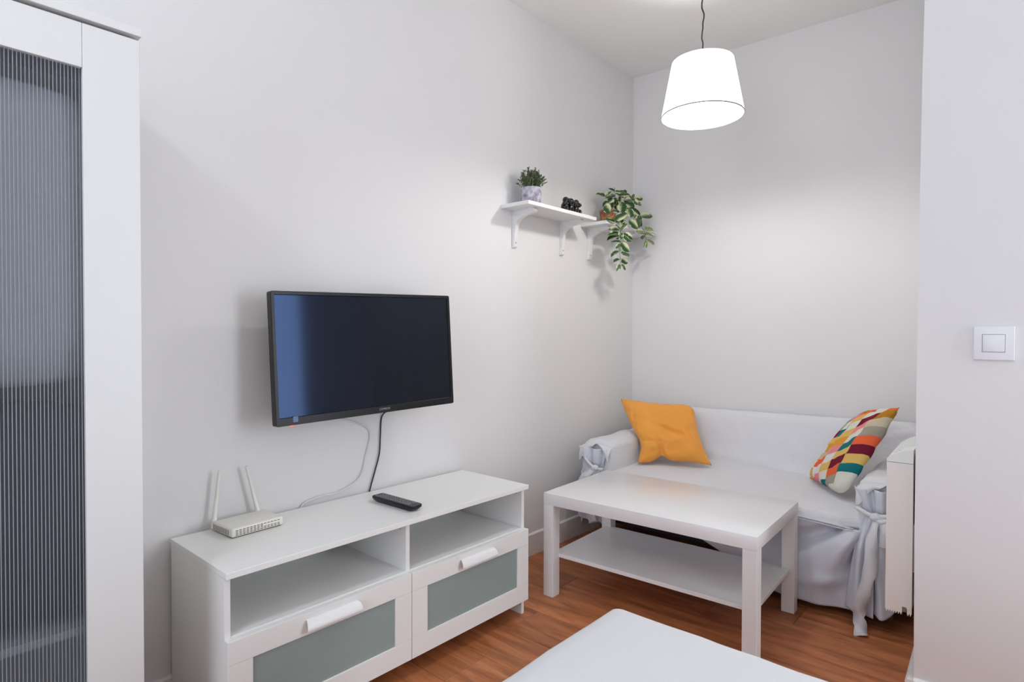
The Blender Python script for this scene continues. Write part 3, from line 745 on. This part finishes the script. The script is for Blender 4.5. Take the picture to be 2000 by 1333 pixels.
# ------------------------------------------------------------------ sofa
so = thing('sofa', 'small two seat sofa under a light grey cotton slipcover with tie ribbons', 'sofa', (-1.86, 2.65, 0), .03)
SW, SD = 1.50, .70
AI = .19; AO = SW-.19
ins = lambda t: t
# backrest
prof = [(.50, .36), (.535, .42), (.553, .45), (.575, .52), (.598, .60), (.618, .665), (.636, .695), (.660, .708), (.682, .706), (.698, .690), (.704, .66), (.705, .4), (.705, .10)]
PS = spline([(0, p[0], p[1]) for p in prof], 4)
def backf(u, v):
    i = v*(len(PS)-1); k0 = int(min(i, len(PS)-2)); p = PS[k0].lerp(PS[k0+1], i-k0)
    a = .03+u*(SW-.06); z = p.z; b = p.y
    lift = .022*(u-.25)*sm(.45, .70, z)
    wr = .010*N3(a*3.2, z*4+5, 1.3)+.006*N3(a*9+z*6, z*7, 4.1)
    # diagonal pull folds, from the right arm and by the orange cushion
    wr += .009*math.exp(-((z-.47-.10*(.62-a)*.6)/.016)**2)*sm(.35, .55, a)*(1-sm(.75, 1.1, a))
    wr += .007*math.exp(-(((z-.60)-.35*(a-1.22))/.012)**2)*sm(1.0, 1.15, a)
    wr += .006*math.exp(-(((a-.63)-.25*(.62-z))/.010)**2)*sm(.5, .56, z)*(1-sm(.64, .69, z))
    if b > .70: wr = 0
    edge = .03*(1-sm(0, .03, u))+.03*(1-sm(0, .03, 1-u))
    return (a, min(b-wr, .706)+0*edge, z+lift+.003*N3(a*14, 0, 9)*sm(.66, .70, z)-edge*.6*sm(.5, .7, z))
bk = obj('backrest', grid(110, 48, backf), M['cover'], so, smooth=True)
# armrests
def arm(a0, a1, side):
    def f(u, v):
        # u along depth, v round the section (outer bottom -> top -> inner bottom)
        b = .012+u*.66
        sec = [(0, .10), (0, .36), (.001, .50), (.012, .553), (.042, .572), (.095, .577), (.150, .571), (.180, .548), (.190, .49), (.190, .40), (.190, .30)]
        if side > 0: sec = [(.19-p[0], p[1]) for p in sec][::-1] if False else [(.19-p[0], p[1]) for p in sec]
        i = v*(len(sec)-1); k0 = int(min(i, len(sec)-2)); t = i-k0
        x_ = sec[k0][0]*(1-t)+sec[k0+1][0]*t; z_ = sec[k0][1]*(1-t)+sec[k0+1][1]*t
        e = (1-sm(0, .055, u))
        cx_, cz_ = .095, .40
        if z_ > .40: x_ = cx_+(x_-cx_)*(1-.10*e*e); z_ = z_-.018*e*e
        z_ += .005*N3(b*7, x_*12, side*3+1); x_ += .004*N3(b*8, z_*9, side*5)
        z_ += .004*math.sin(b*18+x_*30)*sm(.5, .57, z_)*.5
        return (a0+x_, b, z_)
    bm = grid(44, 40, f)
    # close the front
    cc = bm.verts.new((a0+.095, .004, .40)); fr = [bm.verts.new(Vector(f(0, j/40))) for j in range(41)]
    ring2 = [bm.verts.new(Vector(f(0, j/40)).lerp(cc.co, .12)+Vector((0, -.006, 0))) for j in range(41)]
    for j in range(40):
        bm.faces.new((fr[j], fr[j+1], ring2[j+1], ring2[j])); bm.faces.new((ring2[j], ring2[j+1], cc))
    bmesh.ops.remove_doubles(bm, verts=bm.verts[:], dist=.0002)
    bmesh.ops.recalc_face_normals(bm, faces=bm.faces)
    return obj('armrest', bm, M['cover'], so, smooth=True)
aL = arm(0, AI, -1); aR = arm(AO, SW, 1)
# seat
def seatf(u, v):
    a = AI-.02+u*(AO-AI+.04); 
    S = [(-.022, .368), (-.032, .384), (-.025, .402), (-.015, .416), (.05, .421), (.20, .424), (.40, .430), (.56, .436), (.60, .43)]
    i = v*(len(S)-1); k0 = int(min(i, len(S)-2)); t = i-k0
    b = S[k0][0]*(1-t)+S[k0+1][0]*t; z = S[k0][1]*(1-t)+S[k0+1][1]*t
    z += .006*N3(a*3, b*4, 2)+.003*N3(a*9, b*9, 3)
    z -= .010*sm(1.05, 1.32, a)*(1-sm(.05, .3, b)); b += .030*sm(1.24, 1.33, a)*(1-sm(0, .2, b))
    z -= .012*math.exp(-((a-.50)/.12)**2-((b-.40)/.12)**2)
    z += .012*math.exp(-((b-.52)/.03)**2)*(1-sm(.7, .95, a))
    return (a, b, z)
obj('seat', grid(80, 40, seatf), M['cover'], so, smooth=True)
# piping along the seat front
P_ = []
for i in range(60):
    a = AI+(AO-AI)*i/59
    P_.append((a, -.034-.001*math.sin(a*40), .382+.006*N3(a*3, -.05, 2)-.010*sm(1.05, 1.32, a)))
bm = bmesh.new(); tube(bm, P_, .0032, 6); tube(bm, [(p[0], p[1]-.001, p[2]-.009) for p in P_], .0022, 6); obj('piping', bm, M['cover2'], so, smooth=True, kind=None)
# front skirt
TRx, TRz, TLx, TLz = 1.365, .425, .135, .425
def hem(a):
    h = .155+.05*sm(.15, .35, a)
    h += (.045-h)*sm(.62, .98, a)
    h += .012*math.sin(a*7)*(1-sm(.6, .9, a))
    return h-.014*math.sin(max(0, min(1, (a-.95)/.4))*PI)
def skirtf(u, v):
    a = .125+u*(1.385-.125); z1 = hem(a); z0 = .380-.010*sm(1.05, 1.32, a)
    z = z0+(z1-z0)*v
    b = 0; 
    r = math.hypot(a-TRx, z-TRz); th = math.atan2(TRz-z, TRx-a)
    rl_ = math.hypot(a-TLx, z-TLz); tl = math.atan2(TLz-z, a-TLx)
    gR = sm(.03, .16, r)*math.exp(-(r/.62)**2); gL = sm(.03, .16, rl_)*math.exp(-(rl_/.40)**2)
    b -= .046*math.sin(th*7.5+.9)*gR+.014*math.sin(th*17+2)*gR*math.exp(-(r/.35)**2)
    b -= .018*math.sin(tl*7+1.1)*gL
    # swag hanging from the tie towards the left
    q = (z-(.10+.42*(a-1.02)**2+.12*(a-1.0)))
    b -= .030*math.exp(-(q/.030)**2)*sm(.75, 1.0, a)*(1-sm(1.2, 1.36, a))*v**.5
    b -= .010*N3(a*6, z*5, 7)*sm(0, .25, v)
    b -= .03*v*sm(.9, 1.2, a)
    b = (b if b > 0 else b*(.32+.68*sm(1.12, 1.28, a)))-.024+.010*v
    return (a, b, z+.004*N3(a*12, 1, 3)*v)
obj('front_skirt', grid(150, 44, skirtf, thick=.0015), M['cover2'], so, smooth=True)
# gathered arm fronts, tied with ribbons
def armfront(ac, side):
    def f(u, v):
        s = u*2-1
        ztop = .535; zt_ = .430; hb = .055+(.10*sm(.1, 1, s*side if side > 0 else -s))+(0 if side > 0 else .10)
        z = ztop+(hb-ztop)*v
        if z > zt_: wv = .055+.036*((z-zt_)/(ztop-zt_))**.8
        else:
            q = (zt_-z)/(zt_-.05); wv = .055+.068*q**.75
        fold = min(1, abs(z-zt_)/.07)
        amp = .006+.010*fold if z > zt_ else .006+.017*fold
        b = -.004-.012*(1-s*s)-(.036*min(1, max(0, (zt_-z))/.12))
        b -= amp*math.sin(s*8.5+1.2*N3(z*4, s, side)+side)+.004*math.sin(s*19+z*9)
        # lower part wraps round the outer corner
        o = s*side
        if z < zt_ and o > .35: b += (o-.35)**1.6*.22*min(1, (zt_-z)/.2)
        b += .016*math.exp(-((z-zt_)/.018)**2)
        lean = (-.02 if side > 0 else -.03)*max(0, (zt_-z))
        return (ac+wv*s+lean*side*0+ .012*side*max(0, zt_-z)*2, b, z)
    return obj('gathered_front', grid(72, 60, f, thick=.0015), M['cover2'], so, smooth=True)
gR = armfront(AO+.085, 1); gL = armfront(.085, -1)
# flap of the arm cover hanging over the gathered front
def flap(a0, side):
    def f(u, v):
        x_ = .004+u*.182
        dz = .060+.018*math.sin(u*PI*2.0+.8)+.008*math.sin(u*17)-.045*math.sin(u*PI)
        z0 = .556-.022*((u-.5)*2)**4
        z = z0-dz*v; b = .010-.026*math.sin(min(1, v*1.6)*PI/2)-.006*math.sin(u*14)*v
        return (a0+x_, b, z)
    o = grid(40, 12, f, thick=.0015); return obj('arm_flap', o, M['cover'], so, smooth=True)
flap(0, -1); flap(AO, 1)
def ribbon(name, pts, wd_, parent, side=Vector((1, 0, 0)), tw=0):
    P = spline(pts, 8); bm = bmesh.new(); V = []
    for i, p in enumerate(P):
        t = (P[min(i+1, len(P)-1)]-P[max(i-1, 0)]).normalized()
        s = Matrix.Rotation(tw*math.sin(i*.35), 3, t)@side; s = (s-t*s.dot(t)).normalized()
        ww = wd_/2*(.55+.45*sm(0, .25, i/(len(P)-1)))
        nrm = t.cross(s)
        V.append([bm.verts.new(p-s*ww), bm.verts.new(p+nrm*.003), bm.verts.new(p+s*ww)])
    for a, b in zip(V, V[1:]):
        for k_ in (0, 1): bm.faces.new((a[k_], a[k_+1], b[k_+1], b[k_]))
    bm.normal_update(); bmesh.ops.solidify(bm, geom=list(bm.faces), thickness=.0018)
    return obj(name, bm, M['cover'], parent, smooth=True)
def knot(ac, zc, bc, parent):
    bm = bmesh.new(); r = bmesh.ops.create_icosphere(bm, subdivisions=3, radius=1)
    for v_ in bm.verts:
        v_.co = Vector((v_.co.x*.021, v_.co.y*.016, v_.co.z*.018))*(1+.18*noise.noise(v_.co*3))+Vector((ac, bc, zc))
    return obj('knot', bm, M['cover'], parent, smooth=True)
kx, kz, kb = AO+.078, .437, -.052
# ribbon band round the gather, knot, loop and tails
bm = bmesh.new(); tube(bm, spline([(kx-.075, -.006, kz+.018), (kx-.045, -.040, kz+.014), (kx, -.052, kz), (kx+.04, -.046, kz-.004), (kx+.07, -.020, kz+.0)], 6), [.009]*25, 8); obj('ribbon_band', bm, M['cover'], so, smooth=True)
knot(kx, kz, kb, so)
bm = bmesh.new(); tube(bm, spline([(kx, kb, kz), (kx+.018, kb-.012, kz-.012), (kx+.042, kb-.012, kz-.002), (kx+.060, kb-.002, kz+.006), (kx+.045, kb+.004, kz+.010), (kx+.012, kb, kz+.006)], 6), .0085, 8); obj('bow_loop', bm, M['cover'], so, smooth=True)
ribbon('ribbon_tail', [(kx+.004, kb-.002, kz-.006), (kx-.006, kb-.034, kz-.07), (kx-.006, kb-.056, kz-.17), (kx-.022, kb-.062, kz-.26), (kx-.040, kb-.050, kz-.34), (kx-.046, kb-.040, .060), (kx-.038, kb-.052, .022), (kx-.030, kb-.095, .004)], .046, so, tw=.5)
ribbon('ribbon_tail', [(kx+.028, kb-.012, kz-.006), (kx+.038, kb-.026, kz-.045), (kx+.035, kb-.024, kz-.105)], .040, so, tw=.3)
lx, lz, lb = .125, .440, -.050
bm = bmesh.new(); tube(bm, spline([(lx-.105, -.010, lz+.060), (lx-.06, -.034, lz+.030), (lx, -.050, lz), (lx+.04, -.040, lz-.002)], 6), .007, 8); obj('ribbon_band', bm, M['cover'], so, smooth=True)
knot(lx, lz, lb, so)
ribbon('ribbon_tail', [(lx, lb, lz), (lx-.03, lb-.02, lz-.08), (lx-.02, lb-.03, lz-.18), (lx+.012, lb-.03, lz-.27)], .045, so, tw=.2)
ribbon('ribbon_tail', [(lx, lb, lz), (lx-.05, lb-.022, lz-.05), (lx-.085, lb-.02, lz-.12)], .045, so, tw=.3)
# wooden underframe in the dark below the cover
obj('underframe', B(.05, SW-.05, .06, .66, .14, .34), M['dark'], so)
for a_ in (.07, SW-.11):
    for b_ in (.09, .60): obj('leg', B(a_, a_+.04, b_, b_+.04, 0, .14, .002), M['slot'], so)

# ------------------------------------------------------------------ cushions
def cushion(name, label, BL, BR, TR, TL, T, mt, inset=.035, seed=0, extra=None, nrm_hint=Vector((0, -1, .3)), n=56, tb_=.9, bks=.8, crn=(0, 0, 0, 0)):
    BL, BR, TR, TL = map(Vector, (BL, BR, TR, TL)); ctr = (BL+BR+TR+TL)/4
    nrm = ((BR-BL)+(TR-TL)).cross((TL-BL)+(TR-BR)).normalized()
    if nrm.dot(nrm_hint) < 0: nrm = -nrm
    bm = bmesh.new(); L = bm.loops.layers.uv.new('UVMap'); S = {}
    def pos(i, j, side):
        s, t = i/n*2-1, j/n*2-1
        u_, v_ = (s+1)/2, (t+1)/2
        p = BL*(1-u_)*(1-v_)+BR*u_*(1-v_)+TR*u_*v_+TL*(1-u_)*v_
        # edges curve inwards between the corners
        e = inset*((1-t*t)*abs(s)**3*(1 if s > 0 else -1)); f = inset*((1-s*s)*abs(t)**3*(1 if t > 0 else -1))
        du = ((BR-BL)+(TR-TL)).normalized(); dv_ = ((TL-BL)+(TR-BR)).normalized()
        p = p-du*e-dv_*f
        for cr_, cs_, ct_ in zip(crn, (-1, 1, 1, -1), (-1, -1, 1, 1)):
            if cr_: p = p-(du*cs_+dv_*ct_)*cr_*max(0, s*cs_)**7*max(0, t*ct_)**7
        h = max(0, (1-s**4)*(1-t**4))**tb_*(1-.25*(s*s+t*t)/2)
        edge = min(1-abs(s), 1-abs(t)); eh = sm(0, .25, edge)
        wr = .010*N3(s*2.2, t*2.2, seed+side)+.005*N3(s*5, t*5, seed+9+side)
        # puckers near the seams
        wr += .006*(1-eh)*sm(0, .05, edge)*math.sin((s if abs(t) > abs(s) else t)*16+seed)
        off = T*h*(1 if side > 0 else bks)+wr*sm(0, .10, edge)
        if extra and side > 0: q = extra(s, t); p = p+q[0]; off += q[1]*sm(0, .06, edge)
        elif extra: p = p+extra(s, t)[0]
        return p+nrm*off*side
    for side in (1, -1):
        for i in range(n+1):
            for j in range(n+1):
                bd = i in (0, n) or j in (0, n)
                if side < 0 and bd: S[(i, j, -1)] = S[(i, j, 1)]; continue
                S[(i, j, side)] = bm.verts.new(pos(i, j, side))
    for side in (1, -1):
        for i in range(n):
            for j in range(n):
                q = [(i, j), (i+1, j), (i+1, j+1), (i, j+1)]
                if side < 0: q = q[::-1]
                f = bm.faces.new([S[(a, b, side)] for a, b in q])
                for lp, (a, b) in zip(f.loops, q): lp[L].uv = (a/n, b/n)
    bmesh.ops.recalc_face_normals(bm, faces=bm.faces)
    return tag(obj(name, bm, mt, smooth=True), label, 'cushion')
def gx(s, t, s0, t0, a, b, ang=0):
    c, q = math.cos(ang), math.sin(ang); x_, y_ = (s-s0)*c+(t-t0)*q, -(s-s0)*q+(t-t0)*c
    return math.exp(-(x_/a)**2-(y_/b)**2)
def ex_orange(s, t):
    p = Vector((.040*gx(s, t, -1, -.40, .55, .42), 0, .030*gx(s, t, -.30, -1.0, .16, .30)))
    d = -.030*gx(s, t, -.27, -.72, .06, .30)-.020*gx(s, t, .25, -.12, .42, .05, -.35)-.014*gx(s, t, .62, -.05, .06, .28, .3)
    d += .014*gx(s, t, .25, -.42, .30, .12, .15)+.012*gx(s, t, -.62, -.60, .22, .10, -.2)-.014*gx(s, t, -.55, -.40, .35, .04, -.15)-.012*gx(s, t, -.80, .35, .05, .28, -.4)
    return p, d
cushion('cushion', 'plain orange cushion leaning in the left corner of the sofa',
        (-1.640, 2.865, .432), (-1.312, 3.085, .438), (-1.462, 3.195, .748), (-1.866, 3.052, .764), .066, M['orange'], .022, 3, ex_orange, crn=(.008, .0, .030, .010), tb_=.75)
def ex_multi(s, t):
    return Vector((0, 0, 0)), -.022*gx(s, t, -.42, .1, .05, .75, -.12)+.010*gx(s, t, -.70, 0, .14, .6)
cushion('cushion', 'patchwork print cushion in many colours leaning on the right arm of the sofa',
        (-.842, 3.135, .438), (-.628, 2.848, .446), (-.436, 2.900, .842), (-.592, 3.150, .785), .062, M['patch'], .004, 8, ex_multi, Vector((-1, -.5, .2)), tb_=.55, bks=.45, crn=(.0, .026, .0, .012))

# ------------------------------------------------------------------ bed (foreground)
bd = thing('bed', 'bed under a plain white sheet in the bottom foreground of the photo', 'bed', (0, 0, 0))
X0, X1, Y0, Y1, ZT = -.765, .84, -.78, 1.238, .50
def sheetf(u, v):
    # concentric rounded rectangle: v=0 centre -> top edge -> down the side
    R = rrect(0, 0, 1, 1, .02, 6)
    return None
bm = bmesh.new(); rings = []
cx_, cy_ = (X0+X1)/2, (Y0+Y1)/2
base_ = []
per = 60
def edge_pts(inset, r):
    out = []; x0, x1, y0, y1 = X0+inset, X1-inset, Y0+inset, Y1-inset
    cs = [(x1-r, y1-r, 0), (x0+r, y1-r, PI/2), (x0+r, y0+r, PI), (x1-r, y0+r, 3*PI/2)]
    ends = []
    for k_, (a, b, t0) in enumerate(cs):
        arc = [(a+r*math.cos(t0+PI/2*i/8), b+r*math.sin(t0+PI/2*i/8)) for i in range(9)]
        out += arc
        nx = cs[(k_+1) % 4]; st_ = (nx[0]+r*math.cos(nx[2]), nx[1]+r*math.sin(nx[2]))
        for i in range(1, 40): out.append((arc[-1][0]+(st_[0]-arc[-1][0])*i/40, arc[-1][1]+(st_[1]-arc[-1][1])*i/40))
    return out
spec_ = [(.45, 0.02, ZT), (.25, 0.02, ZT+.001), (.12, 0.02, ZT+.001), (.05, 0.02, ZT), (.022, 0.02, ZT-.003), (.009, 0.02, ZT-.010), (.001, 0.02, ZT-.024), (0, 0.02, ZT-.05), (.001, 0.02, ZT-.12), (.0, .02, ZT-.20), (.002, 0.02, ZT-.26)]
for ins_, r_, z_ in spec_:
    pts = edge_pts(ins_, r_); ring_ = []
    for (x_, y_) in pts:
        k_ = 1-min(1, ins_/.2)
        dx = (.006*N3(x_*4, y_*4, 1)+.003*N3(x_*13, y_*13, 2))*k_
        dn_ = Vector((x_-cx_, y_-cy_, 0)).normalized()
        ring_.append(bm.verts.new((x_+dn_.x*dx, y_+dn_.y*dx, z_+.004*N3(x_*3, y_*3, 5)+.002*N3(x_*11, y_*11, 6)*k_)))
    rings.append(ring_)
for a, b in zip(rings, rings[1:]):
    m_ = len(a)
    for i in range(m_): bm.faces.new((a[i], a[(i+1) % m_], b[(i+1) % m_], b[i]))
bm.faces.new(rings[0]); bmesh.ops.recalc_face_normals(bm, faces=bm.faces)
obj('sheet', bm, M['sheet'], bd, smooth=True)
obj('mattress', B(X0+.02, X1-.02, Y0+.02, Y1-.02, .24, .485, .03, 3), M['sheet'], bd)
obj('bed_base', B(X0+.03, X1-.03, Y0+.03, Y1-.03, .16, .24, .004), M['dark2'], bd)
for x_ in (X0+.06, X1-.11):
    for y_ in (Y0+.06, Y1-.11): obj('leg', B(x_, x_+.05, y_, y_+.05, 0, .16, .002), M['slot'], bd)
